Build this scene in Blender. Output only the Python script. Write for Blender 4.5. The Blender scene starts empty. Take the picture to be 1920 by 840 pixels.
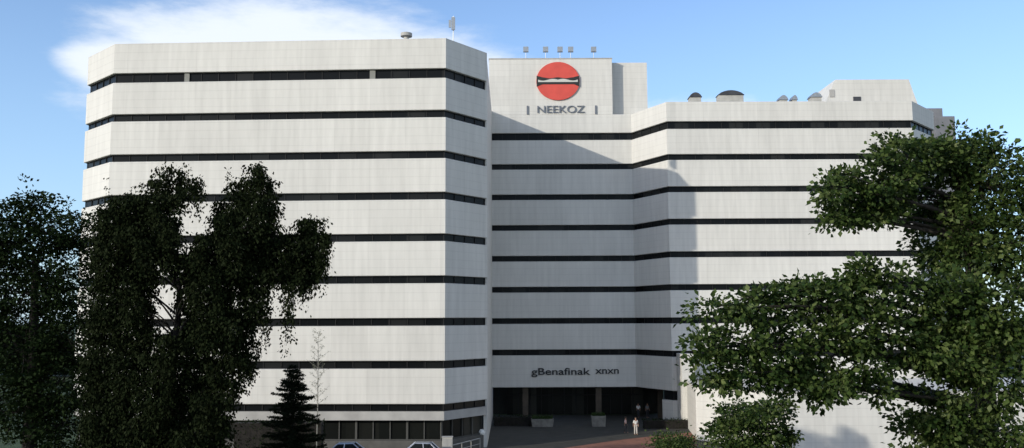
import bpy, bmesh, math, random
import numpy as np
from mathutils import Vector, Matrix

S = bpy.context.scene
C = S.collection
R = math.radians
PI = math.pi

# ------------------------------------------------------------------ camera
EYE = 11.5
FPX = 1700.0
TILT = math.atan(180.0 / FPX)
ROLL = R(0.25)
cam_d = bpy.data.cameras.new('camera')
cam = bpy.data.objects.new('camera', cam_d)
C.objects.link(cam)
cam_d.sensor_width = 36.0
cam_d.lens = 36.0 * FPX / 1920.0
cam_d.clip_start = 0.3
cam_d.clip_end = 6000
cam.matrix_world = (Matrix.Translation((0, 0, EYE)) @ Matrix.Rotation(PI / 2 + TILT, 4, 'X')
                    @ Matrix.Rotation(-ROLL, 4, 'Z'))
S.camera = cam

# ------------------------------------------------------------------ sun + sky
SUN_EL = R(17.5)
SUN_AZ = R(230.0)          # clockwise from +Y, where the sun stands
sun_dir = Vector((math.sin(SUN_AZ) * math.cos(SUN_EL), math.cos(SUN_AZ) * math.cos(SUN_EL), math.sin(SUN_EL)))
sd = bpy.data.lights.new('sun', 'SUN')
sd.energy = 2.25
sd.angle = R(0.5)
sd.color = (1.0, 0.94, 0.82)
sun = bpy.data.objects.new('sun', sd)
C.objects.link(sun)
sun.rotation_euler = sun_dir.to_track_quat('Z', 'Y').to_euler()

W = bpy.data.worlds.new('World')
S.world = W
W.use_nodes = True
nt = W.node_tree
nt.nodes.clear()
N = nt.nodes.new
L = nt.links.new
out = N('ShaderNodeOutputWorld')
bg = N('ShaderNodeBackground')
bg.inputs['Strength'].default_value = 0.15
L(bg.outputs[0], out.inputs[0])
sky = N('ShaderNodeTexSky')
sky.sky_type = 'NISHITA'
sky.sun_disc = False
sky.sun_elevation = SUN_EL
sky.sun_rotation = SUN_AZ
sky.altitude = 0
sky.air_density = 1.0
sky.dust_density = 0.6
sky.ozone_density = 2.2
tc = N('ShaderNodeTexCoord')
sep = N('ShaderNodeSeparateXYZ')
L(tc.outputs['Generated'], sep.inputs[0])


def wm(op, a, b=None, c=None):
    n = N('ShaderNodeMath')
    n.operation = op
    for i, v in enumerate((a, b, c)):
        if v is None:
            continue
        if isinstance(v, (int, float)):
            n.inputs[i].default_value = v
        else:
            L(v, n.inputs[i])
    return n.outputs[0]


az = wm('ARCTAN2', sep.outputs[0], sep.outputs[1])
el = wm('ARCSINE', sep.outputs[2])
mp = N('ShaderNodeMapping')
mp.inputs['Scale'].default_value = (1, 1, 3.2)
L(tc.outputs['Generated'], mp.inputs[0])
nz = N('ShaderNodeTexNoise')
nz.inputs['Scale'].default_value = 8.5
nz.inputs['Detail'].default_value = 7
nz.inputs['Roughness'].default_value = 0.62
L(mp.outputs[0], nz.inputs['Vector'])


def lump(a0, e0, ra, re):
    """soft elliptical cloud bank around a direction"""
    da = wm('DIVIDE', wm('SUBTRACT', az, R(a0)), R(ra))
    de = wm('DIVIDE', wm('SUBTRACT', el, R(e0)), R(re))
    r2 = wm('ADD', wm('MULTIPLY', da, da), wm('MULTIPLY', de, de))
    return wm('SUBTRACT', 1.0, r2)


l1 = lump(-13.0, 14.8, 13.6, 5.0)
l2 = lump(-24.0, 14.8, 3.5, 1.8)
l3 = lump(11.0, 10.0, 9, 4.2)
l4 = lump(60, 22, 22, 9)
l5 = lump(-75, 25, 26, 10)
m = wm('MAXIMUM', wm('MAXIMUM', l1, l2), wm('MAXIMUM', l4, l5))
m = wm('MAXIMUM', m, wm('SUBTRACT', l3, 0.35))
l6_fill = lump(125, 20, 50, 22)  # this and the next: unseen banks behind the camera, added to brighten shaded walls
l7_fill = lump(-170, 26, 38, 17)
m = wm('MAXIMUM', m, wm('MAXIMUM', l6_fill, l7_fill))
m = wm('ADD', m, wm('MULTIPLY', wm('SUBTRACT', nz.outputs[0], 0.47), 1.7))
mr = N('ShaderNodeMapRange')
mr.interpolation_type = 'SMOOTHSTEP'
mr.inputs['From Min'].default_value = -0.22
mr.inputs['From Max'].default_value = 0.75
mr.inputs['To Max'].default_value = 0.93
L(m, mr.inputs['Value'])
# thin pale air low over the roofs
hz = N('ShaderNodeMapRange')
hz.inputs['From Min'].default_value = 0.0
hz.inputs['From Max'].default_value = R(24)
hz.inputs['To Min'].default_value = 0.55
hz.inputs['To Max'].default_value = 0.0
L(el, hz.inputs['Value'])
tint = N('ShaderNodeMix')
tint.data_type = 'RGBA'
tint.blend_type = 'MULTIPLY'
tint.inputs[0].default_value = 1.0
tint.inputs[7].default_value = (0.84, 0.88, 1.02, 1)
L(sky.outputs[0], tint.inputs[6])
mixh = N('ShaderNodeMix')
mixh.data_type = 'RGBA'
mixh.inputs[7].default_value = (2.2, 3.45, 4.7, 1)
L(hz.outputs[0], mixh.inputs[0])
L(tint.outputs[2], mixh.inputs[6])
mixc = N('ShaderNodeMix')
mixc.data_type = 'RGBA'
mixc.inputs[7].default_value = (4.15, 4.45, 4.85, 1)
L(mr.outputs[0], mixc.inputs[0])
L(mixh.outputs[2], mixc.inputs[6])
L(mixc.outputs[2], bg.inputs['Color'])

S.view_settings.view_transform = 'Standard'
S.view_settings.look = 'None'
S.view_settings.gamma = 1
S.view_settings.use_curve_mapping = False
S.view_settings.exposure = 0.6
S.render.engine = 'CYCLES'


# ------------------------------------------------------------------ helpers
def P(px, py, d):
    """the point at depth d (metres along +Y) that stands at pixel px, py of the 1920 x 840 photograph"""
    x, y = px - 960.0, 420.0 - py
    c, s = math.cos(ROLL), math.sin(ROLL)
    x, y = (x * c + y * s), (-x * s + y * c)
    u, v = x / FPX, y / FPX
    dy = math.cos(TILT) - v * math.sin(TILT)
    dz = math.sin(TILT) + v * math.cos(TILT)
    k = d / dy
    return Vector((u * k, d, EYE + dz * k))


def tag(o, label=None, cat=None, group=None, kind=None):
    if label: o['label'] = label
    if cat: o['category'] = cat
    if group: o['group'] = group
    if kind: o['kind'] = kind
    return o


def empty(name, loc, rz=0.0):
    o = bpy.data.objects.new(name, None)
    o.empty_display_size = 0.5
    o.location = loc
    o.rotation_euler = (0, 0, rz)
    C.objects.link(o)
    return o


class MB:
    def __init__(s):
        s.v, s.f = [], []

    def poly(s, pts, faces):
        b = len(s.v)
        s.v += [tuple(p) for p in pts]
        s.f += [tuple(b + i for i in f) for f in faces]
        return s

    def box(s, x0, x1, y0, y1, z0, z1, mat=None):
        pts = [(x, y, z) for x in (x0, x1) for y in (y0, y1) for z in (z0, z1)]
        if mat is not None:
            pts = [mat @ Vector(p) for p in pts]
        return s.poly(pts, [(0, 1, 3, 2), (4, 6, 7, 5), (0, 4, 5, 1), (2, 3, 7, 6), (0, 2, 6, 4), (1, 5, 7, 3)])

    def prism(s, plan, z0, z1):
        n = len(plan)
        pts = [(p[0], p[1], z0) for p in plan] + [(p[0], p[1], z1) for p in plan]
        return s.poly(pts, [tuple(range(n - 1, -1, -1)), tuple(range(n, 2 * n))]
                      + [(i, (i + 1) % n, n + (i + 1) % n, n + i) for i in range(n)])

    def tube(s, pts, rad, seg=8):
        rings = []
        n = len(pts)
        pts = [Vector(p) for p in pts]
        if not hasattr(rad, '__len__'):
            rad = [rad] * n
        b = len(s.v)
        for i, p in enumerate(pts):
            d = (pts[min(i + 1, n - 1)] - pts[max(i - 1, 0)])
            d = d.normalized() if d.length > 1e-9 else Vector((0, 0, 1))
            a = d.cross(Vector((0, 0, 1)))
            if a.length < 0.05: a = d.cross(Vector((1, 0, 0)))
            a.normalize()
            c = d.cross(a)
            for k in range(seg):
                t = 2 * PI * k / seg
                s.v.append(tuple(p + (a * math.cos(t) + c * math.sin(t)) * rad[i]))
        for i in range(n - 1):
            for k in range(seg):
                k2 = (k + 1) % seg
                s.f.append((b + i * seg + k, b + i * seg + k2, b + (i + 1) * seg + k2, b + (i + 1) * seg + k))
        s.f.append(tuple(b + k for k in range(seg - 1, -1, -1)))
        s.f.append(tuple(b + (n - 1) * seg + k for k in range(seg)))
        return s

    def lathe(s, prof, seg=20, loc=(0, 0, 0)):
        b = len(s.v)
        for r, z in prof:
            for k in range(seg):
                t = 2 * PI * k / seg
                s.v.append((loc[0] + r * math.cos(t), loc[1] + r * math.sin(t), loc[2] + z))
        n = len(prof)
        for i in range(n - 1):
            for k in range(seg):
                k2 = (k + 1) % seg
                s.f.append((b + i * seg + k, b + i * seg + k2, b + (i + 1) * seg + k2, b + (i + 1) * seg + k))
        s.f.append(tuple(b + k for k in range(seg - 1, -1, -1)))
        s.f.append(tuple(b + (n - 1) * seg + k for k in range(seg)))
        return s

    def build(s, name, mat, parent=None, smooth=False, loc=None):
        me = bpy.data.meshes.new(name)
        me.from_pydata([tuple(p) for p in s.v], [], s.f)
        bm = bmesh.new()
        bm.from_mesh(me)
        bmesh.ops.recalc_face_normals(bm, faces=bm.faces)
        bm.to_mesh(me)
        bm.free()
        me.materials.append(mat)
        if smooth:
            for p in me.polygons: p.use_smooth = True
        o = bpy.data.objects.new(name, me)
        C.objects.link(o)
        if parent is not None:
            o.parent = parent
        if loc is not None:
            o.location = loc
        return o


def offset(poly, d):
    """push a plan polyline sideways (to its left) by d with mitred corners"""
    res = []
    n = len(poly)
    for i in range(n):
        p = Vector(poly[i][:2])
        ns = []
        if i > 0:
            e = (p - Vector(poly[i - 1][:2])).normalized(); ns.append(Vector((-e.y, e.x)))
        if i < n - 1:
            e = (Vector(poly[i + 1][:2]) - p).normalized(); ns.append(Vector((-e.y, e.x)))
        m_ = sum(ns, Vector((0, 0)))
        m_.normalize()
        k = d / max(0.2, m_.dot(ns[0]))
        res.append((p.x + m_.x * k, p.y + m_.y * k))
    return res


def sweep(mb, poly, prof):
    """prof: closed list of (inward offset, z)"""
    n, k = len(poly), len(prof)
    b = len(mb.v)
    cols = [offset(poly, o_) for o_, z in prof]
    for i in range(n):
        for j in range(k):
            mb.v.append((cols[j][i][0], cols[j][i][1], prof[j][1]))
    for i in range(n - 1):
        for j in range(k):
            j2 = (j + 1) % k
            mb.f.append((b + i * k + j, b + (i + 1) * k + j, b + (i + 1) * k + j2, b + i * k + j2))
    mb.f.append(tuple(b + j for j in range(k)))
    mb.f.append(tuple(b + (n - 1) * k + j for j in range(k - 1, -1, -1)))
    return mb


# ------------------------------------------------------------------ materials
def mat(name, col, rough=0.7, metal=0.0, spec=0.4, noise=None, bump=None, extra=None):
    m_ = bpy.data.materials.new(name)
    m_.use_nodes = True
    t = m_.node_tree
    b = t.nodes['Principled BSDF']
    b.inputs['Base Color'].default_value = (*col, 1)
    b.inputs['Roughness'].default_value = rough
    b.inputs['Metallic'].default_value = metal
    b.inputs['Specular IOR Level'].default_value = spec
    if noise:
        sc, amt = noise[:2]
        tcn = t.nodes.new('ShaderNodeTexCoord')
        mpn = t.nodes.new('ShaderNodeMapping')
        if len(noise) > 2: mpn.inputs['Scale'].default_value = noise[2]
        n = t.nodes.new('ShaderNodeTexNoise')
        n.inputs['Scale'].default_value = sc
        n.inputs['Detail'].default_value = 6
        r = t.nodes.new('ShaderNodeMapRange')
        r.inputs['From Min'].default_value = 0.3
        r.inputs['From Max'].default_value = 0.7
        r.inputs['To Min'].default_value = 1 - amt
        r.inputs['To Max'].default_value = 1 + amt
        mx = t.nodes.new('ShaderNodeMix')
        mx.data_type = 'RGBA'; mx.blend_type = 'MULTIPLY'
        mx.inputs[0].default_value = 1
        mx.inputs[6].default_value = (*col, 1)
        t.links.new(tcn.outputs['Object'], mpn.inputs[0])
        t.links.new(mpn.outputs[0], n.inputs['Vector'])
        t.links.new(n.outputs[0], r.inputs['Value'])
        t.links.new(r.outputs[0], mx.inputs[7])
        t.links.new(mx.outputs[2], b.inputs['Base Color'])
        if bump:
            bp = t.nodes.new('ShaderNodeBump')
            bp.inputs['Strength'].default_value = bump
            bp.inputs['Distance'].default_value = 0.05
            t.links.new(n.outputs[0], bp.inputs['Height'])
            t.links.new(bp.outputs[0], b.inputs['Normal'])
    return m_


def cladding(name, col, joint=3.1, rib=0.73):
    """pale cladding: faint vertical panel joints, horizontal ribs, rain streaks and dirt"""
    m_ = bpy.data.materials.new(name)
    m_.use_nodes = True
    t = m_.node_tree
    b = t.nodes['Principled BSDF']
    b.inputs['Roughness'].default_value = 0.62
    b.inputs['Specular IOR Level'].default_value = 0.3
    nn, ll = t.nodes.new, t.links.new

    def mt(op, a, c=None, d=None):
        n = nn('ShaderNodeMath'); n.operation = op
        for i, v in enumerate((a, c, d)):
            if v is None: continue
            if isinstance(v, (int, float)): n.inputs[i].default_value = v
            else: ll(v, n.inputs[i])
        return n.outputs[0]
    tcn = nn('ShaderNodeTexCoord'); sp = nn('ShaderNodeSeparateXYZ')
    ll(tcn.outputs['Object'], sp.inputs[0])
    along = mt('ADD', sp.outputs[0], mt('MULTIPLY', sp.outputs[1], 0.55))
    fx = mt('FRACT', mt('DIVIDE', along, joint))
    jx = mt('LESS_THAN', fx, 0.018)
    panel = mt('FLOOR', mt('DIVIDE', along, joint))
    row = mt('FLOOR', mt('DIVIDE', mt('SUBTRACT', sp.outputs[2], 0.43), 3.68))
    cmb = nn('ShaderNodeCombineXYZ'); ll(panel, cmb.inputs[0]); ll(row, cmb.inputs[1])
    wn = nn('ShaderNodeTexWhiteNoise'); wn.noise_dimensions = '2D'; ll(cmb.outputs[0], wn.inputs['Vector'])
    fz = mt('FRACT', mt('DIVIDE', sp.outputs[2], rib))
    jz = mt('LESS_THAN', fz, 0.09)
    mpn = nn('ShaderNodeMapping'); mpn.inputs['Scale'].default_value = (1.6, 1.6, 0.16)
    ll(tcn.outputs['Object'], mpn.inputs[0])
    n1 = nn('ShaderNodeTexNoise'); n1.inputs['Scale'].default_value = 1.5; n1.inputs['Detail'].default_value = 8
    ll(mpn.outputs[0], n1.inputs['Vector'])
    n2 = nn('ShaderNodeTexNoise'); n2.inputs['Scale'].default_value = 0.12; n2.inputs['Detail'].default_value = 4
    ll(tcn.outputs['Object'], n2.inputs['Vector'])
    f = mt('SUBTRACT', 1.0, mt('MULTIPLY', jx, 0.05))
    f = mt('SUBTRACT', f, mt('MULTIPLY', jz, 0.075))
    f = mt('ADD', f, mt('MULTIPLY', mt('SUBTRACT', wn.outputs[0], 0.5), 0.07))
    f = mt('ADD', f, mt('MULTIPLY', mt('SUBTRACT', n1.outputs[0], 0.5), 0.32))
    f = mt('ADD', f, mt('MULTIPLY', mt('SUBTRACT', n2.outputs[0], 0.5), 0.18))
    mx = nn('ShaderNodeMix'); mx.data_type = 'RGBA'; mx.blend_type = 'MULTIPLY'
    mx.inputs[0].default_value = 1; mx.inputs[6].default_value = (*col, 1)
    ll(f, mx.inputs[7]); ll(mx.outputs[2], b.inputs['Base Color'])
    h = mt('SUBTRACT', 1.0, mt('MAXIMUM', jx, mt('MULTIPLY', jz, 0.6)))
    bp = nn('ShaderNodeBump'); bp.inputs['Strength'].default_value = 0.3; bp.inputs['Distance'].default_value = 0.015
    ll(h, bp.inputs['Height']); ll(bp.outputs[0], b.inputs['Normal'])
    return m_


def leaf_mat(name, cols, rough=0.55, trans=0.25, spec=0.15):
    m_ = bpy.data.materials.new(name)
    m_.use_nodes = True
    t = m_.node_tree
    b = t.nodes['Principled BSDF']
    b.inputs['Roughness'].default_value = rough
    b.inputs['Specular IOR Level'].default_value = spec
    geo = t.nodes.new('ShaderNodeNewGeometry')
    n = t.nodes.new('ShaderNodeTexNoise'); n.inputs['Scale'].default_value = 1.1; n.inputs['Detail'].default_value = 3
    tcn = t.nodes.new('ShaderNodeTexCoord'); t.links.new(tcn.outputs['Object'], n.inputs['Vector'])
    ad = t.nodes.new('ShaderNodeMath'); ad.operation = 'MULTIPLY_ADD'
    t.links.new(geo.outputs['Random Per Island'], ad.inputs[0]); ad.inputs[1].default_value = 0.6
    sb = t.nodes.new('ShaderNodeMath'); sb.operation = 'SUBTRACT'
    t.links.new(n.outputs[0], sb.inputs[0]); sb.inputs[1].default_value = 0.3
    t.links.new(sb.outputs[0], ad.inputs[2])
    cr = t.nodes.new('ShaderNodeValToRGB')
    cr.color_ramp.elements[0].color = (*cols[0], 1)
    cr.color_ramp.elements[1].color = (*cols[-1], 1)
    for i, c_ in enumerate(cols[1:-1]):
        e = cr.color_ramp.elements.new((i + 1) / (len(cols) - 1)); e.color = (*c_, 1)
    t.links.new(ad.outputs[0], cr.inputs[0])
    t.links.new(cr.outputs[0], b.inputs['Base Color'])
    if trans:
        tr = t.nodes.new('ShaderNodeBsdfTranslucent')
        t.links.new(cr.outputs[0], tr.inputs[0])
        mx = t.nodes.new('ShaderNodeMixShader'); mx.inputs[0].default_value = trans
        t.links.new(b.outputs[0], mx.inputs[1]); t.links.new(tr.outputs[0], mx.inputs[2])
        t.links.new(mx.outputs[0], t.nodes['Material Output'].inputs[0])
    return m_


M = dict(
    clad=cladding('pale cladding', (0.60, 0.585, 0.545)),
    roof=mat('roof gravel', (0.30, 0.29, 0.27), 0.95, noise=(3, 0.2)),
    soffit=mat('concrete soffit', (0.22, 0.22, 0.21), 0.9, noise=(1, 0.12)),
    glass=mat('dark window glass', (0.008, 0.009, 0.010), 0.25, spec=0.10, noise=(0.8, 0.4)),
    glass2=mat('shop window glass', (0.010, 0.011, 0.010), 0.3, spec=0.12, noise=(0.9, 0.5)),
    mull=mat('grey aluminium mullions', (0.012, 0.012, 0.013), 0.7),
    mullp=mat('grey ground floor frames', (0.06, 0.06, 0.055), 0.7),
    blind=mat('grey window blind', (0.22, 0.22, 0.20), 0.8, noise=(4, 0.1)),
    fascia=mat('grey concrete fascia', (0.36, 0.35, 0.33), 0.85, noise=(0.8, 0.15), bump=0.2),
    plinth=mat('grey stone plinth', (0.09, 0.087, 0.08), 0.85, noise=(1.4, 0.2), bump=0.3),
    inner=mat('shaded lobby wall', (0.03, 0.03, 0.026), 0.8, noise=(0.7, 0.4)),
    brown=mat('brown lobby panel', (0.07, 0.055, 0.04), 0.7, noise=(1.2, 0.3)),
    red=mat('red sign enamel', (0.58, 0.075, 0.055), 0.5, noise=(0.8, 0.1)),
    black=mat('black sign enamel', (0.02, 0.022, 0.02), 0.45),
    white=mat('white sign enamel', (0.52, 0.51, 0.47), 0.45),
    letter=mat('slate blue sign letters', (0.13, 0.145, 0.175), 0.6),
    dletter=mat('black sign letters', (0.012, 0.013, 0.017), 0.45),
    asphalt=mat('asphalt', (0.05, 0.05, 0.048), 0.9, noise=(0.6, 0.25), bump=0.3),
    paving=mat('grey paving', (0.045, 0.043, 0.036), 0.85, noise=(0.9, 0.2), bump=0.2),
    redpave=mat('red paving', (0.26, 0.115, 0.075), 0.85, noise=(1.3, 0.25), bump=0.3),
    kerb=mat('pale kerb stone', (0.34, 0.33, 0.31), 0.8, noise=(2, 0.15)),
    paint=mat('white road paint', (0.62, 0.61, 0.57), 0.7, noise=(3, 0.2)),
    grass=mat('grass', (0.035, 0.06, 0.018), 0.95, noise=(0.7, 0.4), bump=0.6),
    bark=mat('grey brown bark', (0.03, 0.025, 0.02), 0.95, noise=(6, 0.4, (1, 1, 0.25)), bump=1.0),
    darkbark=mat('dark bark', (0.014, 0.012, 0.010), 0.95, noise=(6, 0.4, (1, 1, 0.25)), bump=1.0),
    palebark=mat('pale twig bark', (0.24, 0.23, 0.2), 0.9, noise=(5, 0.2)),
    metal=mat('galvanised steel', (0.34, 0.36, 0.38), 0.45, 0.6, noise=(3, 0.15)),
    dmetal=mat('dark weathered metal', (0.06, 0.062, 0.07), 0.6, 0.3, noise=(2, 0.3)),
    bldg=mat('slate grey render', (0.17, 0.175, 0.19), 0.85, noise=(0.5, 0.15)),
    concrete=mat('pale concrete', (0.40, 0.39, 0.36), 0.85, noise=(1.5, 0.15), bump=0.2),
    carblue=mat('pale blue car paint', (0.33, 0.38, 0.46), 0.28, 0.4, 0.5),
    carsilver=mat('silver car paint', (0.46, 0.47, 0.49), 0.28, 0.5, 0.5),
    carwhite=mat('white car paint', (0.62, 0.62, 0.60), 0.3, 0.0, 0.5),
    carglass=mat('car glass', (0.015, 0.018, 0.02), 0.06, spec=0.6),
    tyre=mat('tyre rubber', (0.02, 0.02, 0.02), 0.9),
    rim=mat('wheel rim', (0.4, 0.4, 0.42), 0.35, 0.8),
    lampred=mat('red tail lamp', (0.4, 0.02, 0.015), 0.3),
    lamp=mat('white lamp lens', (0.75, 0.74, 0.7), 0.25),
    skin=mat('skin', (0.33, 0.19, 0.13), 0.6),
    hair=mat('dark hair', (0.02, 0.015, 0.012), 0.7),
    shirtw=mat('white cotton', (0.68, 0.66, 0.62), 0.85, noise=(6, 0.08)),
    shirtp=mat('pale pink cotton', (0.58, 0.40, 0.36), 0.85, noise=(6, 0.08)),
    shirtg=mat('grey cotton', (0.2, 0.2, 0.21), 0.85, noise=(6, 0.1)),
    trousers=mat('charcoal trousers', (0.04, 0.04, 0.045), 0.9),
    trousersp=mat('pale trousers', (0.5, 0.46, 0.42), 0.9),
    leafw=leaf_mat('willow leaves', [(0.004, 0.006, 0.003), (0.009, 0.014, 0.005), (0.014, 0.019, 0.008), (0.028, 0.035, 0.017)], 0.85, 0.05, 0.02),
    leafo=leaf_mat('broad leaves', [(0.008, 0.018, 0.004), (0.024, 0.048, 0.011), (0.070, 0.105, 0.026), (0.19, 0.225, 0.085)], 0.5, 0.3),
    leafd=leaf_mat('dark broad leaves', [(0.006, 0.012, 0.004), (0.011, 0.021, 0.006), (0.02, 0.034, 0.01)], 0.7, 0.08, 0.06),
    needle=leaf_mat('conifer needles', [(0.006, 0.009, 0.005), (0.010, 0.015, 0.008), (0.018, 0.025, 0.012)], 0.8, 0.03, 0.03),
    shrub=leaf_mat('shrub leaves', [(0.018, 0.036, 0.010), (0.035, 0.065, 0.016), (0.06, 0.095, 0.03)], 0.5, 0.2),
    pale_leaf=leaf_mat('pale thin leaves', [(0.14, 0.15, 0.10), (0.2, 0.2, 0.15)], 0.6, 0.2),
)

def vary_panes(m_, lo, hi, step=1.55):
    t = m_.node_tree
    b = t.nodes['Principled BSDF']
    tcn = t.nodes.new('ShaderNodeTexCoord'); sp = t.nodes.new('ShaderNodeSeparateXYZ')
    t.links.new(tcn.outputs['Object'], sp.inputs[0])
    def f(src, dv):
        a = t.nodes.new('ShaderNodeMath'); a.operation = 'DIVIDE'; a.inputs[1].default_value = dv
        t.links.new(src, a.inputs[0])
        c = t.nodes.new('ShaderNodeMath'); c.operation = 'FLOOR'; t.links.new(a.outputs[0], c.inputs[0])
        return c.outputs[0]
    cb = t.nodes.new('ShaderNodeCombineXYZ')
    t.links.new(f(sp.outputs[0], step), cb.inputs[0]); t.links.new(f(sp.outputs[2], 3.68), cb.inputs[1])
    w = t.nodes.new('ShaderNodeTexWhiteNoise'); w.noise_dimensions = '2D'; t.links.new(cb.outputs[0], w.inputs['Vector'])
    p = t.nodes.new('ShaderNodeMath'); p.operation = 'POWER'; p.inputs[1].default_value = 4.0
    t.links.new(w.outputs[0], p.inputs[0])
    mx = t.nodes.new('ShaderNodeMix'); mx.data_type = 'RGBA'
    mx.inputs[6].default_value = (*lo, 1); mx.inputs[7].default_value = (*hi, 1)
    t.links.new(p.outputs[0], mx.inputs[0]); t.links.new(mx.outputs[2], b.inputs['Base Color'])


vary_panes(M['glass'], (0.006, 0.007, 0.008), (0.022, 0.023, 0.023))
vary_panes(M['glass2'], (0.007, 0.008, 0.007), (0.04, 0.04, 0.034), 1.45)

rng = np.random.default_rng(11)
rnd = random.Random(5)

# ------------------------------------------------------------------ ground
tag(MB().poly([(-2500, -400, 0), (2500, -400, 0), (2500, 4000, 0), (-2500, 4000, 0)], [(0, 1, 2, 3)])
    .build('ground', M['grass']), kind='structure')


def sheet(name, pts, z, m_):
    pts = [(p[0], p[1], z) for p in pts]
    return tag(MB().poly(pts, [tuple(range(len(pts)))]).build(name, m_), kind='structure')


# plan of the building (outer face of the white bands)
def XY(px, py, d):
    p = P(px, py, d)
    return (p.x, p.y)


L0 = XY(164, 150, 84.4)
L1 = XY(214, 110, 80.3)
A = XY(836, 110, 79.0)
B = XY(913, 120, 83.6)
LB = (L0[0] + 0.6, 116.0)
BB = (B[0] - 0.1, 112.0)
DR = 107.5
R0 = (B[0] - 0.4, DR)
R1 = XY(1184, 262, DR)
W0 = XY(1250, 240, 101.3)
W1 = XY(1712, 236, 101.3)
W2 = (W1[0] + 5.0, 106.8)
W3 = (W2[0], 126.0)

sheet('road', [(-90, 60.5), (90, 60.5), (90, 69.5), (-90, 69.5)], 0.004, M['asphalt'])
sheet('forecourt', [(B[0] - 7, 69.6), (60, 69.6), (60, 112), (B[0] - 7, 112)], 0.006, M['paving'])
sheet('parking_area', [(-60, 69.6), (B[0] - 7, 69.6), (B[0] - 7, 77.6), (-60, 77.6)], 0.008, M['asphalt'])
tag(MB().box(-60, A[0] - 0.4, 77.7, 80.5, 0, 0.14).build('pavement', M['paving']), kind='structure')
tag(MB().box(-90, 90, 69.5, 69.75, 0, 0.12).build('kerb', M['kerb']), kind='structure')
rp = [P(985, 846, 78.5), P(1080, 829, 83), P(1180, 815, 88), P(1296, 801, 93.2), P(1302, 812, 89.5), P(1302, 850, 77)]
rp = [XY(965, 850, 76.0), XY(1060, 832, 83.6), XY(1170, 817, 89.2), XY(1262, 806, 93.0), XY(1300, 803, 94.4),
      XY(1306, 820, 87.5), XY(1308, 850, 76.0)]
sheet('red_paved_path', rp, 0.010, M['redpave'])
mk = MB()
for i in range(24):
    x = -58 + i * 5.0
    mk.poly([(x, 64.9, 0.008), (x + 2.4, 64.9, 0.008), (x + 2.4, 65.05, 0.008), (x, 65.05, 0.008)], [(0, 1, 2, 3)])
tag(mk.build('road_markings', M['paint']), kind='structure')

# ------------------------------------------------------------------ office building
bld = empty('office_building', (0, 95, 0))
tag(bld, 'long white office block with dark horizontal window strips and a raised tower over its centre',
    'building')


def part(mb, name, m_, parent=bld, **k):
    o = mb.build(name, m_, None, **k)
    if parent is not None:
        o.parent = parent
        if parent is bld:
            o.matrix_parent_inverse = Matrix.Translation((0, -95, 0))
    return o


H = 3.68
Z0 = EYE + 21.95                # middle of the top window strip
ZL = [Z0 - H * k for k in range(9)]
TL, TR = EYE + 25.15, EYE + 24.65
HALF = [0.44] + [0.335] * 8
left_line = [LB, L0, L1, A, B]
side_line = [(B[0] - 0.06, B[1] + 0.3), BB]
right_line = [R0, R1, W0, W1, W2, W3]


def band(poly, z0, z1, name='spandrel_band', th=0.45):
    mb = MB()
    c = 0.035
    sweep(mb, poly, [(0, z0 + c), (0, z1 - c), (c, z1), (th, z1), (th, z0), (c, z0)])
    return part(mb, name, M['clad'])


def strip(poly, z0, z1, step=1.55, blinds=()):
    mb = MB()
    sweep(mb, poly, [(0.34, z0 - 0.05), (0.34, z1 + 0.05), (0.44, z1 + 0.05), (0.44, z0 - 0.05)])
    g = part(mb, 'window_strip', M['glass'])
    mu = MB()
    inner = offset(poly, 0.30)
    for za, zb in ((z0 + 0.004, z0 + 0.05), (z1 - 0.05, z1 - 0.004)):
        sweep(mu, poly, [(0.285, za), (0.285, zb), (0.335, zb), (0.335, za)])
    for (a, b) in zip(inner[:-1], inner[1:]):
        a, b = Vector(a), Vector(b)
        ln = (b - a).length
        n = max(1, int(round(ln / step)))
        ang = math.atan2(b.y - a.y, b.x - a.x)
        for i in range(n + 1):
            p = a.lerp(b, i / n)
            mm = Matrix.Translation((p.x, p.y, 0)) @ Matrix.Rotation(ang, 4, 'Z')
            mu.box(-0.025, 0.025, -0.03, 0.03, z0 + 0.02, z1 - 0.02, mm)
    f = mu.build('window_frame', M['mull'])
    f.parent = g
    for (px, w) in blinds:
        a, b = Vector(poly[2]), Vector(poly[3])
        t = ((px - 214) / (836 - 214))
        p = a.lerp(b, t)
        bm_ = MB().box(p.x - w / 2, p.x + w / 2, p.y + 0.20, p.y + 0.23, z0 + 0.02, z1 - 0.02)
        bo = bm_.build('window_blind', M['blind'])
        bo.parent = g
    return g


# left block
band(left_line, ZL[0] + HALF[0], TL, 'parapet_band')
for k in range(8):
    strip(left_line, ZL[k] - HALF[k], ZL[k] + HALF[k],
          blinds=((352, 0.45), (700, 0.5)) if k == 0 else ())
    band(left_line, ZL[k + 1] + HALF[k + 1], ZL[k] - HALF[k])
strip(left_line, ZL[8] - 0.30, ZL[8] + 0.33)
mb = MB()
zf = ZL[8] - 0.30
sweep(mb, left_line, [(0.12, zf - 0.75), (0.12, zf), (0.6, zf), (0.6, zf - 0.75)])
part(mb, 'fascia', M['fascia'])
gz = MB()
sweep(gz, left_line, [(0.75, 1.2), (0.75, zf - 0.75), (0.9, zf - 0.75), (0.9, 1.2)])
g = part(gz, 'ground_floor_glazing', M['glass2'])
mu = MB()
gi = offset(left_line, 0.7)
for si, (a, b) in enumerate(zip(gi[:-1], gi[1:])):
    a, b = Vector(a), Vector(b)
    n = max(1, int(round((b - a).length / 1.45)))
    ang = math.atan2(b.y - a.y, b.x - a.x)
    for i in range(n + 1):
        p = a.lerp(b, i / n)
        w = 0.09 if i % 3 == 0 else 0.045
        mu.box(-w, w, -0.07, 0.04, 1.21, zf - 0.76, Matrix.Translation((p.x, p.y, 0)) @ Matrix.Rotation(ang, 4, 'Z'))
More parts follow.
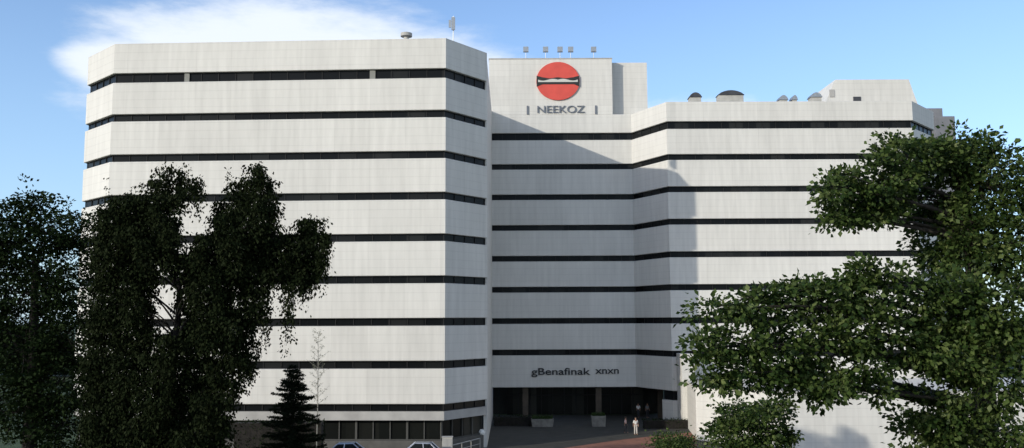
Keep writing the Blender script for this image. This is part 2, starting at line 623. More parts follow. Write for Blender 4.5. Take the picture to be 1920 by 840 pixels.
sweep(mu, left_line, [(0.64, 1.21), (0.64, 1.3), (0.74, 1.3), (0.74, 1.21)])
mo = mu.build('window_frame', M['mullp']); mo.parent = g
pl = MB()
sweep(pl, left_line, [(0.45, 0), (0.45, 1.2), (1.0, 1.2), (1.0, 0)])
part(pl, 'plinth', M['plinth'])
part(MB().prism(offset([LB, L0, L1, A, B, BB], 0.47), TL - 1.1, TL - 0.8), 'roof', M['roof'])
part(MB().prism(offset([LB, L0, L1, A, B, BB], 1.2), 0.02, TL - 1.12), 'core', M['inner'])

sw = MB(); sweep(sw, side_line, [(0, 0.02), (0, TL - 0.04), (0.3, TL - 0.01), (0.3, 0.02)])
part(sw, 'side_wall', M['clad'])

# right block
band(right_line, ZL[0] + HALF[0], TR, 'parapet_band')
for k in range(8):
    strip(right_line, ZL[k] - HALF[k], ZL[k] + HALF[k])
    if k < 7:
        band(right_line, ZL[k + 1] + HALF[k + 1], ZL[k] - HALF[k])
    else:
        band(right_line, EYE - 7.85, ZL[k] - HALF[k], 'entrance_fascia', th=0.6)
wing = [(W0[0] - 0.9, W0[1] + 1.6), W0, W1, W2, W3]
strip(wing, 2.6, EYE - 7.85)
gz = MB(); sweep(gz, wing, [(0, 0), (0, 2.6), (0.5, 2.6), (0.5, 0)])
part(gz, 'base_wall', M['clad'])
part(MB().prism(offset(right_line, 0.4), TR - 1.1, TR - 0.8), 'roof', M['roof'])
up = offset(right_line, 1.2)
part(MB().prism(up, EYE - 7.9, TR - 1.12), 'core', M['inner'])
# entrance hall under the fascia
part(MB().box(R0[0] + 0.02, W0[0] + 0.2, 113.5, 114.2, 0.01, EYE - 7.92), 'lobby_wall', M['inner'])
lob = part(MB().box(R0[0] + 2, W0[0] - 1.5, 112.6, 112.7, 0.01, 3.3), 'lobby_glazing', M['glass2'])
mu = MB()
for i in range(13):
    x = R0[0] + 2 + i * (W0[0] - 3.5 - R0[0]) / 12
    mu.box(x - 0.05, x + 0.05, 112.5, 112.6, 0.01, 3.3)
mu.box(R0[0] + 2, W0[0] - 1.5, 112.51, 112.59, 2.3, 2.4)
mo = mu.build('lobby_frame', M['mull']); mo.parent = lob
for px in (985, 1122, 1238):
    x = P(px, 740, 108.6).x
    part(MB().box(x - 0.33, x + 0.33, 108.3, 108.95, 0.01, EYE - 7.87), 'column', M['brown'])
x = W0[0] + 0.1
xa, xb = P(1279, 720, 98.2).x, P(1303, 720, 98.2).x
part(MB().box(xa, xb, 98.2, 101.2, 0.012, P(1290, 664, 98.2).z), 'corner_pier', M['clad'])
# tower with the emblem and its set-back neighbour
tx1 = P(1148, 160, DR).x
tz = P(1000, 111, DR).z
part(MB().box(R0[0] + 0.002, tx1, DR + 0.002, DR + 9, TR + 0.001, tz), 'tower', M['clad'])
tx2 = P(1213, 160, 109).x
part(MB().box(tx1 - 0.01, tx2, DR + 1.25, DR + 8.5, TR - 0.9, tz - 0.12), 'tower_wing', M['clad'])
part(MB().box(R0[0] - 0.04, tx1 + 0.05, DR - 0.04, DR + 9.05, tz + 0.001, tz + 0.13), 'tower_coping', M['fascia'])
# stair penthouse at the right end, sloping at its left side
a_, b_ = P(1535, 190, 106).x, P(1566, 150, 106).x
c_, d_ = P(1704, 150, 106).x, P(1728, 190, 106).x
ztop = P(1640, 149, 106).z
pts = [(a_, 106, TR - 0.8), (d_, 106, TR - 0.8), (c_, 106, ztop), (b_, 106, ztop),
       (a_, 114, TR - 0.8), (d_, 114, TR - 0.8), (c_, 114, ztop), (b_, 114, ztop)]
pen = part(MB().poly(pts, [(0, 1, 2, 3), (7, 6, 5, 4), (0, 4, 5, 1), (1, 5, 6, 2), (2, 6, 7, 3), (3, 7, 4, 0)]),
           'penthouse', M['clad'])
q = P(1607, 186, 105.97)
vo = MB().box(q.x - 0.45, q.x + 0.45, 105.93, 106.02, q.z - 0.2, q.z + 0.3).build('vent_grille', M['dmetal']); vo.parent = pen
q = P(1560, 175, 105.97)
vo = MB().box(q.x - 0.3, q.x + 0.3, 105.93, 106.02, q.z - 0.45, q.z + 0.45).build('door', M['fascia']); vo.parent = pen

# ------------------------------------------------------------------ white annex at the right
ax = [XY(1306, 815, 88.5), XY(1480, 830, 80.5), (72, 80.5), (72, 100.8), XY(1306, 815, 100.8)]
ax[4] = (ax[0][0] + 1.2, 100.2)
ax[3] = (72, 100.2)
an = empty('low_annex', (ax[1][0], 80.5, 0))
tag(an, 'low white flat roofed annex behind the green broadleaf tree at the foot of the wing', 'building')


def sub(mb, name, m_, root, **k):
    o = mb.build(name, m_, None, **k)
    o.parent = root
    o.matrix_parent_inverse = Matrix.LocRotScale(root.location, root.rotation_euler, None).inverted()
    return o


sub(MB().prism(ax, 0.02, 5.0), 'wall', M['clad'], an)
co = MB(); sweep(co, [(p[0], p[1]) for p in ax[:3]], [(-0.08, 5.001), (-0.08, 5.2), (0.5, 5.2), (0.5, 5.001)])
sub(co, 'coping', M['fascia'], an)

# ------------------------------------------------------------------ signs
def text_obj(body, size, m_, name, parent=None, ext=0.08, bold=0.0, xs=1.0, shear=0.0):
    cu = bpy.data.curves.new(name, 'FONT')
    cu.body = body; cu.size = size; cu.extrude = ext; cu.offset = bold; cu.shear = shear
    cu.align_x = 'CENTER'; cu.align_y = 'CENTER'
    to = bpy.data.objects.new(name + '_curve', cu)
    C.objects.link(to)
    dg = bpy.context.evaluated_depsgraph_get()
    me = bpy.data.meshes.new_from_object(to.evaluated_get(dg))
    bpy.data.objects.remove(to)
    xs_ = [v.co.x for v in me.vertices]
    w = max(xs_) - min(xs_)
    me.transform(Matrix.Rotation(PI / 2, 4, 'X') @ Matrix.Scale(xs / w, 4, (1, 0, 0)))
    me.materials.clear(); me.materials.append(m_)
    o = bpy.data.objects.new(name, me)
    C.objects.link(o)
    if parent: o.parent = parent
    return o


c = P(1046, 152.5, DR)
em = empty('emblem_sign', (c.x, DR - 0.02, c.z))
tag(em, 'round red emblem with a white and black band across its middle on the white tower', 'sign')
rx, rz_ = 2.62, 2.36


def disc(rx, rz, y0, y1, zlo=-99, zhi=99, n=64, name='disc', m_=None, hump=0.0):
    pts = []
    for i in range(n):
        t = 2 * PI * i / n
        x, z = rx * math.cos(t), rz * math.sin(t)
        z = max(zlo, min(zhi, z))
        if hump and z >= zhi - 1e-6:
            z += hump * (math.cos(x * 2.9 + PI) * 0.5 + 0.5) * (1 - (x / rx) ** 2)
        pts.append((x, z))
    v = [(x, y0, z) for x, z in pts] + [(x, y1, z) for x, z in pts]
    return MB().poly(v, [tuple(range(n)), tuple(range(2 * n - 1, n - 1, -1))] +
                     [(i, n + i, n + (i + 1) % n, (i + 1) % n) for i in range(n)]).build(name, m_, em)


disc(rx, rz_, 0.0, -0.16, name='red_disc', m_=M['red'])


def bar(pts_top, pts_bot, y0, y1, name, m_):
    n = len(pts_top)
    v = [(x, y0, z) for x, z in pts_top] + [(x, y0, z) for x, z in reversed(pts_bot)]
    k = len(v)
    v += [(x, y1, z) for x, _, z in v]
    return MB().poly(v, [tuple(range(k)), tuple(range(2 * k - 1, k - 1, -1))] +
                     [(i, k + i, k + (i + 1) % k, (i + 1) % k) for i in range(k)]).build(name, m_, em)


xs = [-2.58 + i * 5.16 / 48 for i in range(49)]
top = [(x, 0.38 + 0.06 * math.cos(x * 3.3 + 0.1) + 0.34 * max(0, (abs(x) - 1.9) / 0.8)) for x in xs]
bot = [(x, -0.40 - 0.34 * max(0, (abs(x) - 1.9) / 0.8)) for x in xs]
bar(top, bot, -0.161, -0.21, 'black_band', M['black'])
xs = [-2.4 + i * 4.8 / 48 for i in range(49)]
top = [(x, 0.13 + 0.11 * math.sin(abs(x) * 2.6) * (abs(x) < 2.2)) for x in xs]
bot = [(x, -0.15) for x in xs]
bar(top, bot, -0.211, -0.25, 'white_band', M['white'])

c = P(1051, 206, DR)
lg = empty('name_sign', (c.x, DR - 0.09, c.z))
tag(lg, 'slate blue capital letters under the round red emblem, with an upright bar at each end', 'sign')
text_obj('NEEKOZ', 1.25, M['letter'], 'lettering', lg, 0.05, 0.0, 5.7)
for px in (989, 1117):
    x = P(px, 206, DR).x - c.x
    MB().box(x - 0.09, x + 0.09, -0.05, 0.08, -0.55, 0.5).build('upright_bar', M['letter'], lg)

c = P(1052, 697, DR)
ls = empty('entrance_sign', (0, DR - 0.07, c.z))
tag(ls, 'small black lettering on the shaded white band over the entrance', 'sign')
w1 = text_obj('gBenafinak', 1.12, M['dletter'], 'first_word', ls, 0.05, 0.013, 6.9)
w1.location = (P(1051, 697, DR).x, 0, 0)
w2 = text_obj('xnxn', 1.12, M['dletter'], 'second_word', ls, 0.05, 0.013, 2.75)
w2.location = (P(1139, 697, DR).x, 0, 0.1)

# ------------------------------------------------------------------ roof objects
c = P(850, 66, 81.5)
ant = empty('panel_antenna', (c.x, 81.5, TL - 0.8))
tag(ant, 'grey panel antenna on a thin mast at the right corner of the left roof', 'antenna')
zc = P(850, 45, 81.5).z - (TL - 0.8)
MB().tube([(0, 0, 0), (0, 0, zc + 0.75)], 0.045).build('mast', M['metal'], ant)
MB().box(-0.17, 0.17, -0.2, -0.06, zc - 0.6, zc + 0.6).build('panel', M['metal'], ant)
MB().box(-0.42, -0.2, -0.12, -0.02, zc - 0.35, zc + 0.35).build('panel', M['metal'], ant)

c = P(762, 66, 84)
vt = empty('roof_vent', (c.x, 84, TL - 0.8))
tag(vt, 'pale roof vent cowl peeping over the parapet of the left block', 'vent')
zt = P(762, 60, 84).z - (TL - 0.8)
MB().lathe([(0.25, 0), (0.25, zt - 0.45)]).build('stem', M['concrete'], vt)
MB().lathe([(0.25, zt - 0.5), (0.55, zt - 0.45), (0.55, zt - 0.15), (0.1, zt)]).build('cowl', M['concrete'], vt)

labels = ['leftmost grey floodlight on the edge of the tower roof', 'second grey floodlight from the left on the tower roof',
          'middle grey floodlight on the tower roof, straight above the red emblem',
          'grey floodlight on the tower roof, right neighbour of the middle one',
          'rightmost grey floodlight on the edge of the tower roof']
for px, lb in zip((986, 1023, 1050, 1070, 1113), labels):
    c = P(px, 93, DR + 0.6)
    f = empty('roof_floodlight', (c.x, DR + 0.6, tz + 0.13))
    tag(f, lb, 'floodlight', 'floodlights along the tower roof')
    h_ = c.z - tz - 0.13
    MB().tube([(0, 0, 0), (0, 0, h_)], 0.035).build('post', M['metal'], f)
    MB().box(-0.32, 0.32, -0.2, 0.2, h_ - 0.3, h_ + 0.32, Matrix.Translation((0, 0, 0))).build('lamp_head', M['metal'], f)


def roof_unit(px, py, w, d, lab, m_, hump=True, name='roof_unit'):
    c = P(px, py, d)
    r = empty(name, (c.x, d, TR - 0.8))
    tag(r, lab, 'roof unit')
    h_ = c.z - (TR - 0.8)
    MB().box(-w / 2, w / 2, -0.6, 0.6, 0, h_ - 0.55).build('casing', M['concrete'], r)
    n = 9
    arc = [(-w / 2 - 0.1 + (w + 0.2) * i / (n - 1), h_ - 0.55 + 0.55 * math.sin(PI * i / (n - 1)) ** 0.7 + 0.02) for i in range(n)]
    v = [(x, -0.7, z) for x, z in arc] + [(x, 0.7, z) for x, z in arc]
    MB().poly(v, [tuple(range(n)), tuple(range(2 * n - 1, n - 1, -1)), (0, n, 2 * n - 1, n - 1)] +
              [(i, i + 1, n + i + 1, n + i) for i in range(n - 1)]).build('cover', m_, r)
    return r


roof_unit(1302, 176, 1.3, 103.5, 'small dark domed roof unit at the left end of the right wing roof', M['dmetal'])
roof_unit(1368, 172, 2.9, 103.5, 'wide dark hump backed roof unit, the largest on the right wing roof', M['dmetal'])
roof_unit(1466, 181, 0.9, 103.5, 'small grey roof unit midway along the right wing roof', M['metal'])
roof_unit(1487, 181, 0.5, 103.5, 'narrow grey roof unit just left of the sloping penthouse pair', M['metal'])
roof_unit(1527, 176, 1.2, 103.5, 'grey roof unit beside the left foot of the sloping penthouse', M['metal'])

# distant block at the far right
c0, c1 = P(1722, 200, 150), P(1800, 200, 150)
db = empty('distant_block', ((c0.x + c1.x) / 2, 156, 0))
tag(db, 'slate grey block with a dark stepped top beyond the right end of the white building', 'building')
zt = P(1740, 203, 150).z
sub(MB().box(c0.x, c1.x - 3, 150, 162, 0, zt), 'wall', M['bldg'], db)
sub(MB().box(c0.x + 2.2, c1.x - 1.5, 149, 161, 0, zt - 1.6), 'stair_tower', M['bldg'], db)
for r_ in range(8):
    sub(MB().box(c0.x + 0.3, c1.x - 4, 149.93, 149.99, zt - 2.6 - r_ * 3.4, zt - 1.4 - r_ * 3.4), 'window', M['glass'], db)

# ------------------------------------------------------------------ foliage engine
def leaves_mesh(name, m_, pos, axis, size, width, parent, normal_jit=1.0, fold=True):
    """pos (n,3), axis (n,3) leaf directions; makes one folded leaf per row"""
    n = len(pos)
    axis = axis / (np.linalg.norm(axis, axis=1, keepdims=True) + 1e-9)
    r = rng.normal(size=(n, 3))
    side = np.cross(axis, r)
    side /= np.linalg.norm(side, axis=1, keepdims=True) + 1e-9
    nrm = np.cross(axis, side)
    size = np.asarray(size).reshape(-1, 1) * np.ones((n, 1))
    wid = size * width
    a = pos
    b = pos + axis * size * 0.5 + side * wid + nrm * wid * 0.35
    c = pos + axis * size
    d = pos + axis * size * 0.5 - side * wid + nrm * wid * 0.35
    v = np.stack([a, b, c, d], 1).reshape(-1, 3).astype(np.float32)
    me = bpy.data.meshes.new(name)
    me.vertices.add(4 * n)
    me.vertices.foreach_set('co', v.ravel())
    me.loops.add(4 * n)
    me.loops.foreach_set('vertex_index', np.arange(4 * n, dtype=np.int32))
    me.polygons.add(n)
    me.polygons.foreach_set('loop_start', np.arange(0, 4 * n, 4, dtype=np.int32))
    me.update(calc_edges=True)
    me.materials.append(m_)
    o = bpy.data.objects.new(name, me)
    C.objects.link(o)
    o.parent = parent
    return o


def limb(mb, p0, p1, r0, r1, sag=0.4, n=7, seg=7):
    p0, p1 = Vector(p0), Vector(p1)
    pts, rs = [], []
    j = Vector((rnd.uniform(-1, 1), rnd.uniform(-1, 1), rnd.uniform(0, 1))) * (p1 - p0).length * 0.07
    for i in range(n):
        t = i / (n - 1)
        p = p0.lerp(p1, t) + j * math.sin(PI * t) + Vector((0, 0, sag * math.sin(PI * t)))
        pts.append(p); rs.append(r0 + (r1 - r0) * t)
    mb.tube(pts, rs, seg)
    return pts


def clump_leaves(center, rad, n_spray, per, leaf, spray_r=0.42):
    """leaves gathered in sprays spread over an uneven blob"""
    d = rng.normal(size=(n_spray, 3))
    d /= np.linalg.norm(d, axis=1, keepdims=True)
    r = rng.uniform(0.35, 1.0, (n_spray, 1)) ** 0.6
    r *= 1 + 0.22 * rng.normal(size=(n_spray, 1))
    cen = center + d * r * rad
    k = rng.integers(int(per * 0.5), int(per * 1.4), n_spray)
    idx = np.repeat(np.arange(n_spray), k)
    off = rng.normal(size=(len(idx), 3)) * np.array([1, 1, 0.5]) * spray_r * 0.55
    pos = cen[idx] + off
    ax_ = off * 1.0 + d[idx] * 0.25 + rng.normal(size=off.shape) * 0.18 + np.array([0, 0, -0.12])
    sz = leaf * rng.uniform(0.45, 1.35, len(idx))
    return pos, ax_, sz, cen


def broad_tree(name, label, cat, base, trunk_top, r_trunk, clumps, leaf, m_leaf, m_bark, per=42, dens=1.0, group=None,
               spray_r=0.42):
    """clumps: list of (centre Vector, (rx,ry,rz))"""
    root = empty(name, base)
    tag(root, label, cat, group)
    b = Vector(base)
    tb = MB()
    tt = Vector(trunk_top)
    n = 9
    pts, rs = [], []
    for i in range(n):
        t = i / (n - 1)
        p = b.lerp(tt, t) + Vector((math.sin(t * 5 + b.x), math.cos(t * 4), 0)) * 0.12
        pts.append(p - b); rs.append(r_trunk * (1.35 - 0.9 * t if t > 0.08 else 1.6 - 3 * t))
    tb.tube(pts, rs, 12)
    tb.build('trunk', m_bark, root, smooth=True)
    P_, A_, S_ = [], [], []
    lb = MB()
    for cpos, rad in clumps:
        cpos = Vector(cpos)
        # a limb leaves the trunk lower than the clump it carries
        tz_ = max(0.25, min(0.98, (cpos.z - 0.14 * math.hypot(cpos.x - tt.x, cpos.y - tt.y) - b.z) / max(0.1, tt.z - b.z)))
        st = b.lerp(tt, tz_)
        ln = (cpos - st).length
        lp = limb(lb, st - b, cpos - b, min(r_trunk * 0.4, 0.02 + 0.014 * ln), 0.015, sag=0.0)
        vol = (rad[0] * rad[1] + rad[0] * rad[2] + rad[1] * rad[2]) / 3
        ns = max(5, int(vol * 11 * dens))
        p, a, s_, cen = clump_leaves(np.array(cpos - b), np.array(rad), ns, per, leaf, spray_r)
        for q_ in cen[::4]:
            k_ = lp[rnd.randint(3, 5)]
            limb(lb, k_, Vector(q_), 0.03, 0.01, 0.05, 4, 4)
        P_.append(p); A_.append(a); S_.append(s_)
    lb.build('branches', m_bark, root)
    leaves_mesh('crown', m_leaf, np.vstack(P_), np.vstack(A_), np.concatenate(S_), 0.33, root)
    return root


# ------------------------------------------------------------------ big green tree at the right
def cl(px, py, d, rx, ry, ryd=None):
    s_ = FPX / d
    p = P(px, py, d)
    return (p, (rx / s_, (ryd or (rx + ry) / 2) / s_, ry / s_))


D = 33.0
cls = [
    cl(1745, 296, D, 66, 48), cl(1690, 300, D - 1, 60, 52), cl(1640, 335, D - 1.5, 55, 42), cl(1585, 355, D - 1, 48, 34),
    cl(1556, 352, D - 2, 26, 30), cl(1590, 395, D, 40, 34), cl(1655, 368, D, 60, 34), cl(1730, 370, D + 1, 60, 50),
    cl(1800, 312, D + 1, 75, 62), cl(1870, 350, D, 85, 80), cl(1775, 440, D + 1.5, 55, 50), cl(1820, 450, D, 80, 70),
    cl(1915, 460, D, 80, 90), cl(1750, 495, D + 2, 36, 36), cl(1596, 412, D - 1, 18, 14),
    cl(1340, 575, D - 4, 38, 18), cl(1395, 575, D - 4, 45, 30), cl(1450, 575, D - 3.5, 50, 38), cl(1520, 560, D - 3, 55, 42),
    cl(1590, 558, D - 3, 52, 38), cl(1655, 526, D - 3, 50, 38), cl(1602, 508, D - 3, 18, 18), cl(1580, 408, D - 1, 34, 24), cl(1636, 402, D - 1, 36, 18), cl(1720, 560, D - 2, 60, 44), cl(1800, 560, D - 2, 70, 60),
    cl(1885, 590, D - 2, 80, 80),
    cl(1325, 650, D - 4.5, 38, 28), cl(1325, 705, D - 4.5, 36, 34), cl(1385, 640, D - 4, 50, 44), cl(1400, 700, D - 4, 55, 36),
    cl(1460, 650, D - 3.5, 60, 50), cl(1470, 710, D - 3, 55, 42), cl(1545, 640, D - 3, 65, 60), cl(1550, 720, D - 3.5, 55, 46),
    cl(1620, 620, D - 3, 60, 60), cl(1630, 690, D - 3, 50, 32), cl(1700, 640, D - 2, 60, 50), cl(1780, 670, D - 2, 70, 60),
    cl(1870, 700, D - 2, 80, 80), cl(1740, 760, D - 1, 40, 50), cl(1775, 800, D - 1, 60, 50), cl(1700, 810, D - 1, 36, 32),
    cl(1850, 810, D - 1, 80, 60), cl(1480, 538, D - 3, 22, 12), cl(1650, 740, D - 3, 18, 18),
]
cls = [c_ for c_ in cls]
bx = P(1835, 400, D + 0.5).x
broad_tree('broadleaf_tree', 'large spreading green broadleaf tree in front of the right wing', 'tree',
           (bx, D + 0.5, 0), (bx - 0.6, D + 0.5, 17.2), 0.42, cls, 0.2, M['leafo'], M['bark'], per=44, dens=3.0)

# bushes at the lower right edge
def bush(px, py, d, rx, ry, lab, m_=M['leafo'], leaf=0.13):
    p, rad = cl(px, py, d, rx, ry)
    root = empty('bush', (p.x, d, 0))
    tag(root, lab, 'bush')
    tb = MB()
    for i in range(7):
        t = 2 * PI * i / 7
        limb(tb, (0.1 * math.cos(t), 0.1 * math.sin(t), 0),
             (rad[0] * 0.6 * math.cos(t), rad[1] * 0.6 * math.sin(t), max(1.0, p.z + rad[2] * 0.3)), 0.05, 0.015, 0.1, 6, 6)
    tb.build('stems', M['bark'], root)
    P_, A_, S_ = [], [], []
    zc = p.z
    while zc > 0.4:
        f = 1.0 if zc > p.z - 0.1 else 1.12
        pp, a, s_, cen = clump_leaves(np.array([rnd.uniform(-.2, .2), 0, zc]), np.array([rad[0] * f, rad[1] * f, rad[2]]) * 0.82,
                                      int(32 * rad[0] * rad[2] + 12), 46, leaf)
        P_.append(pp); A_.append(a); S_.append(s_)
        for _ in range(5):      # uneven side shoots
            th = rnd.uniform(0, 2 * PI)
            o_ = np.array([math.cos(th) * rad[0] * rnd.uniform(.6, 1.15), math.sin(th) * rad[1] * rnd.uniform(.5, 1.0), zc + rnd.uniform(-.3, 1.05) * rad[2]])
            q_ = rnd.uniform(.22, .42)
            pp, a, s_, cen = clump_leaves(o_, np.array(rad) * q_, int(24 * rad[0] * rad[2] * q_) + 4, 40, leaf, 0.36)
            P_.append(pp); A_.append(a); S_.append(s_)
        zc -= rad[2] * 1.1
    P_, A_, S_ = np.vstack(P_), np.vstack(A_), np.concatenate(S_)
    k = P_[:, 2] > 0.02
    leaves_mesh('foliage', m_, P_[k], A_[k], S_[k], 0.36, root)
    return root


bush(1405, 812, 40, 74, 46, 'uneven green bush under the broadleaf tree, against the white annex', leaf=0.17)
bush(1262, 840, 46, 34, 34, 'small low green bush beside the red paved path', leaf=0.11)

# ------------------------------------------------------------------ dark weeping tree at the left
WD = 45.0
wb = P(330, 600, WD)
wroot = empty('weeping_tree', (wb.x, WD, 0))
tag(wroot, 'very dark weeping tree with hanging ragged strands in front of the left block', 'tree')
tb = MB()
tb.tube([Vector((math.sin(i) * 0.15, math.cos(i * 2) * 0.1, 13.5 * i / 8)) for i in range(9)], [0.42 - 0.04 * i for i in range(9)], 12)
tb.build('trunk', M['darkbark'], wroot, smooth=True)
# tiers of drooping clumps: (height as seen, spans of the crown at that height)
tiers = [(330, [(305, 352), (462, 498)]), (352, [(285, 378), (430, 508)]), (378, [(212, 334), (412, 512)]), (405, [(190, 318), (408, 512)]),
         (430, [(184, 330), (400, 515), (562, 596)]), (452, [(180, 336), (362, 606)]), (485, [(182, 604)]), (510, [(182, 296), (340, 595)]),
         (545, [(180, 284), (346, 500)]), (580, [(176, 288), (342, 486)]), (612, [(174, 292), (336, 470)]),
         (640, [(170, 468)]), (680, [(168, 462)]), (715, [(166, 448)]), (750, [(164, 432)]), (785, [(164, 424)]),
         (820, [(164, 420)]), (855, [(164, 420)])]
P_, A_, S_ = [], [], []
lb = MB()
wo = np.array([wb.x, WD, 0.0])


def droop(px, py, d, rad, ln, n, leaf=0.17):
    """one hanging clump: full and rounded at its top, thinning to a ragged tip"""
    c = np.array(P(px, py, d))
    t_ = rng.beta(1.0, 1.7, n)
    th = rng.uniform(0, 2 * PI, n)
    k_ = rng.integers(0, 14, n)                    # strands inside the clump
    sx = rng.normal(size=14) * 0.5
    sy = rng.normal(size=14) * 0.5
    sl = rng.uniform(0.55, 1.15, 14)
    dome_ = np.sqrt(np.clip(1 - (np.sqrt(sx ** 2 + sy ** 2) / 1.3) ** 2, 0, 1))
    x = c[0] + sx[k_] * rad * (1 - 0.25 * t_) + rng.normal(size=n) * 0.11
    y = c[1] + sy[k_] * rad * (1 - 0.25 * t_) + rng.normal(size=n) * 0.11
    z = c[2] + rad * 0.7 * dome_[k_] - t_ * ln * sl[k_] + rng.normal(size=n) * 0.06
    P_.append(np.stack([x, y, z], 1) - wo)
    A_.append(np.stack([rng.normal(size=n) * .5 + sx[k_] * .4, rng.normal(size=n) * .5 + sy[k_] * .4, -0.9 * np.ones(n)], 1))
    S_.append(leaf * rng.uniform(0.55, 1.35, n))
    return c


for (py, spans) in tiers:
    for (a, b) in spans:
        m1 = max(2, int((b - a) / 17))
        half = 2.6 if py > 400 else 1.6
        for i in range(m1):
            for layer in range(3 if py > 370 else 2):
                px = a + (b - a) * (i + rnd.random()) / m1
                d = WD + rnd.uniform(-half, half) * (0.35 + 0.65 * math.sin(PI * min(1, max(0, (px - 150) / 400))))
                c = droop(px, py + rnd.uniform(-10, 12), d, rnd.uniform(0.32, 0.62), rnd.uniform(0.9, 1.9), int(rnd.uniform(130, 230)))
                if rnd.random() < 0.07:
                    z0 = max(2.5, min(13.2, c[2] - 1.5))
                    limb(lb, (0, 0, z0), Vector(c - wo), 0.06, 0.012, 0.25, 7, 5)
# long thin tassels at the right side and loose sprigs on top
for px, py, ln in ((540, 520, 3.9), (545, 540, 3.4), (536, 560, 3.2), (498, 560, 2.9), (503, 575, 2.2), (575, 520, 1.6), (608, 470, 2.2),
                   (600, 480, 1.9), (614, 455, 1.2), (560, 520, 1.3), (480, 640, 1.8), (470, 690, 1.2), (450, 640, 3.2)):
    droop(px, py, WD - 1 + rnd.uniform(-.4, .4), 0.2, ln, 210, 0.15)
for px, py in ((310, 322), (322, 318), (345, 322), (352, 326), (430, 340), (428, 330), (490, 320), (482, 324), (498, 330), (470, 334), (290, 338), (200, 352), (250, 362), (378, 346), (578, 418), (590, 424)):
    c = np.array(P(px, py, WD + rnd.uniform(-.7, .7)))
    n = 26
    t_ = rng.uniform(-0.9, 0.45, n)
    P_.append(np.stack([c[0] + rng.normal(size=n) * .09 * (1.2 - t_), c[1] + rng.normal(size=n) * .1, c[2] + t_], 1) - wo)
    A_.append(np.stack([rng.normal(size=n), rng.normal(size=n), np.ones(n) * .8], 1)); S_.append(.14 * np.ones(n))
lb.build('branches', M['darkbark'], wroot)
P_ = np.vstack(P_); A_ = np.vstack(A_); S_ = np.concatenate(S_)
k = P_[:, 2] > 0.05
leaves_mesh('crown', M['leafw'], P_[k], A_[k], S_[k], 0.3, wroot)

# dark broadleaf tree at the left edge
D2 = 50.0
cls = [cl(150, 440, D2, 46, 40), cl(90, 430, D2, 60, 55), cl(20, 450, D2, 70, 60), cl(120, 520, D2, 70, 60), cl(40, 550, D2, 80, 70),
       cl(130, 620, D2, 75, 60), cl(30, 660, D2, 90, 70), cl(120, 720, D2, 90, 60), cl(20, 770, D2, 90, 60), cl(130, 800, D2, 90, 50),
       cl(-50, 480, D2, 80, 70), cl(-60, 620, D2, 80, 90), cl(60, 380, D2, 40, 30)]
bx = P(70, 500, D2).x
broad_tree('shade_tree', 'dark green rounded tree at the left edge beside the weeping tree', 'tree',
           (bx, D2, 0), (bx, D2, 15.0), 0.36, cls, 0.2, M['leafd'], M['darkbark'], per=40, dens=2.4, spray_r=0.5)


# ------------------------------------------------------------------ conifer
def conifer(name, label, px, py, d, rad, m_):
    t = P(px, py, d)
    root = empty(name, (t.x, d, 0)); tag(root, label, 'tree')
    h = t.z
    MB().tube([(0, 0, 0), (0.03, 0, h * .5), (0, 0, h)], [0.16, 0.1, 0.015], 8).build('trunk', M['darkbark'], root)
    lb = MB()
    P_, A_, S_ = [], [], []
    z = 0.9
    k = 0
    while z < h - 0.1:
        f = (h - z) / h
        nb = 8
        zt_ = z
        for i in range(nb):
            th = 2 * PI * i / nb + k * 0.9 + rnd.uniform(-.2, .2)
            ln = rad * (f ** 0.7) * rnd.uniform(0.75, 1.15) + 0.12
            z = zt_ + rnd.uniform(-.2, .2)
            e = Vector((math.cos(th) * ln, math.sin(th) * ln, z - rnd.uniform(-0.12, 0.2) * ln))
            mid = Vector((math.cos(th) * ln * .5, math.sin(th) * ln * .5, z - 0.13 * ln))
            lb.tube([(0, 0, z), mid, e], [0.03, 0.018, 0.006], 4)
            m1 = int(ln * 210) + 20
            t_ = rng.uniform(0.05, 1, m1)
            base_ = np.outer(1 - t_, [0, 0, z]) + np.outer(t_, np.array(e)) - np.outer(t_ * (1 - t_), [0, 0, 0.1 * ln * 2])
            base_ += rng.normal(size=(m1, 3)) * np.array([1, 1, .55]) * (0.11 * (1.2 - t_)[:, None] + 0.02)
            a = np.tile(np.array([math.cos(th), math.sin(th), -0.1]), (m1, 1)) + rng.normal(size=(m1, 3)) * 0.55
            P_.append(base_); A_.append(a); S_.append(0.15 * rng.uniform(.6, 1.2, m1))
        z = zt_ + 0.40 - 0.12 * (1 - f); k += 1
    lb.build('branches', M['darkbark'], root)
    leaves_mesh('crown', m_, np.vstack(P_), np.vstack(A_), np.concatenate(S_), 0.16, root)
    return root


conifer('conifer', 'small dark spiky conifer right of the weeping tree against the white block', 550, 686, 62, 3.0, M['needle'])

# thin sapling
t = P(597, 622, 68)
sp_ = empty('sapling', (t.x, 68, 0))
tag(sp_, 'thin pale sapling with sparse twigs behind the small conifer', 'tree')
MB().tube([(0, 0, 0), (0.05, 0, t.z * .5), (0, 0, t.z)], [0.05, 0.035, 0.008], 6).build('trunk', M['palebark'], sp_)
lb = MB(); P_, A_ = [], []
for i in range(34):
    z = t.z * (0.5 + 0.5 * i / 34)
    th = i * 2.4
    ln = 0.35 + 0.9 * rnd.random() * (1.25 - i / 34)
    e = Vector((math.cos(th) * ln, math.sin(th) * ln, z + ln * 0.75))
    lb.tube([(0, 0, z), e * 0.5 + Vector((0, 0, z * .5)), e], [0.014, 0.01, 0.004], 4)
    m1 = 14
    t_ = rng.uniform(.3, 1.05, m1)
    P_.append(np.outer(1 - t_, [0, 0, z]) + np.outer(t_, np.array(e)) + rng.normal(size=(m1, 3)) * .06)
    A_.append(rng.normal(size=(m1, 3)))
lb.build('branches', M['palebark'], sp_)
P_ = np.vstack(P_)
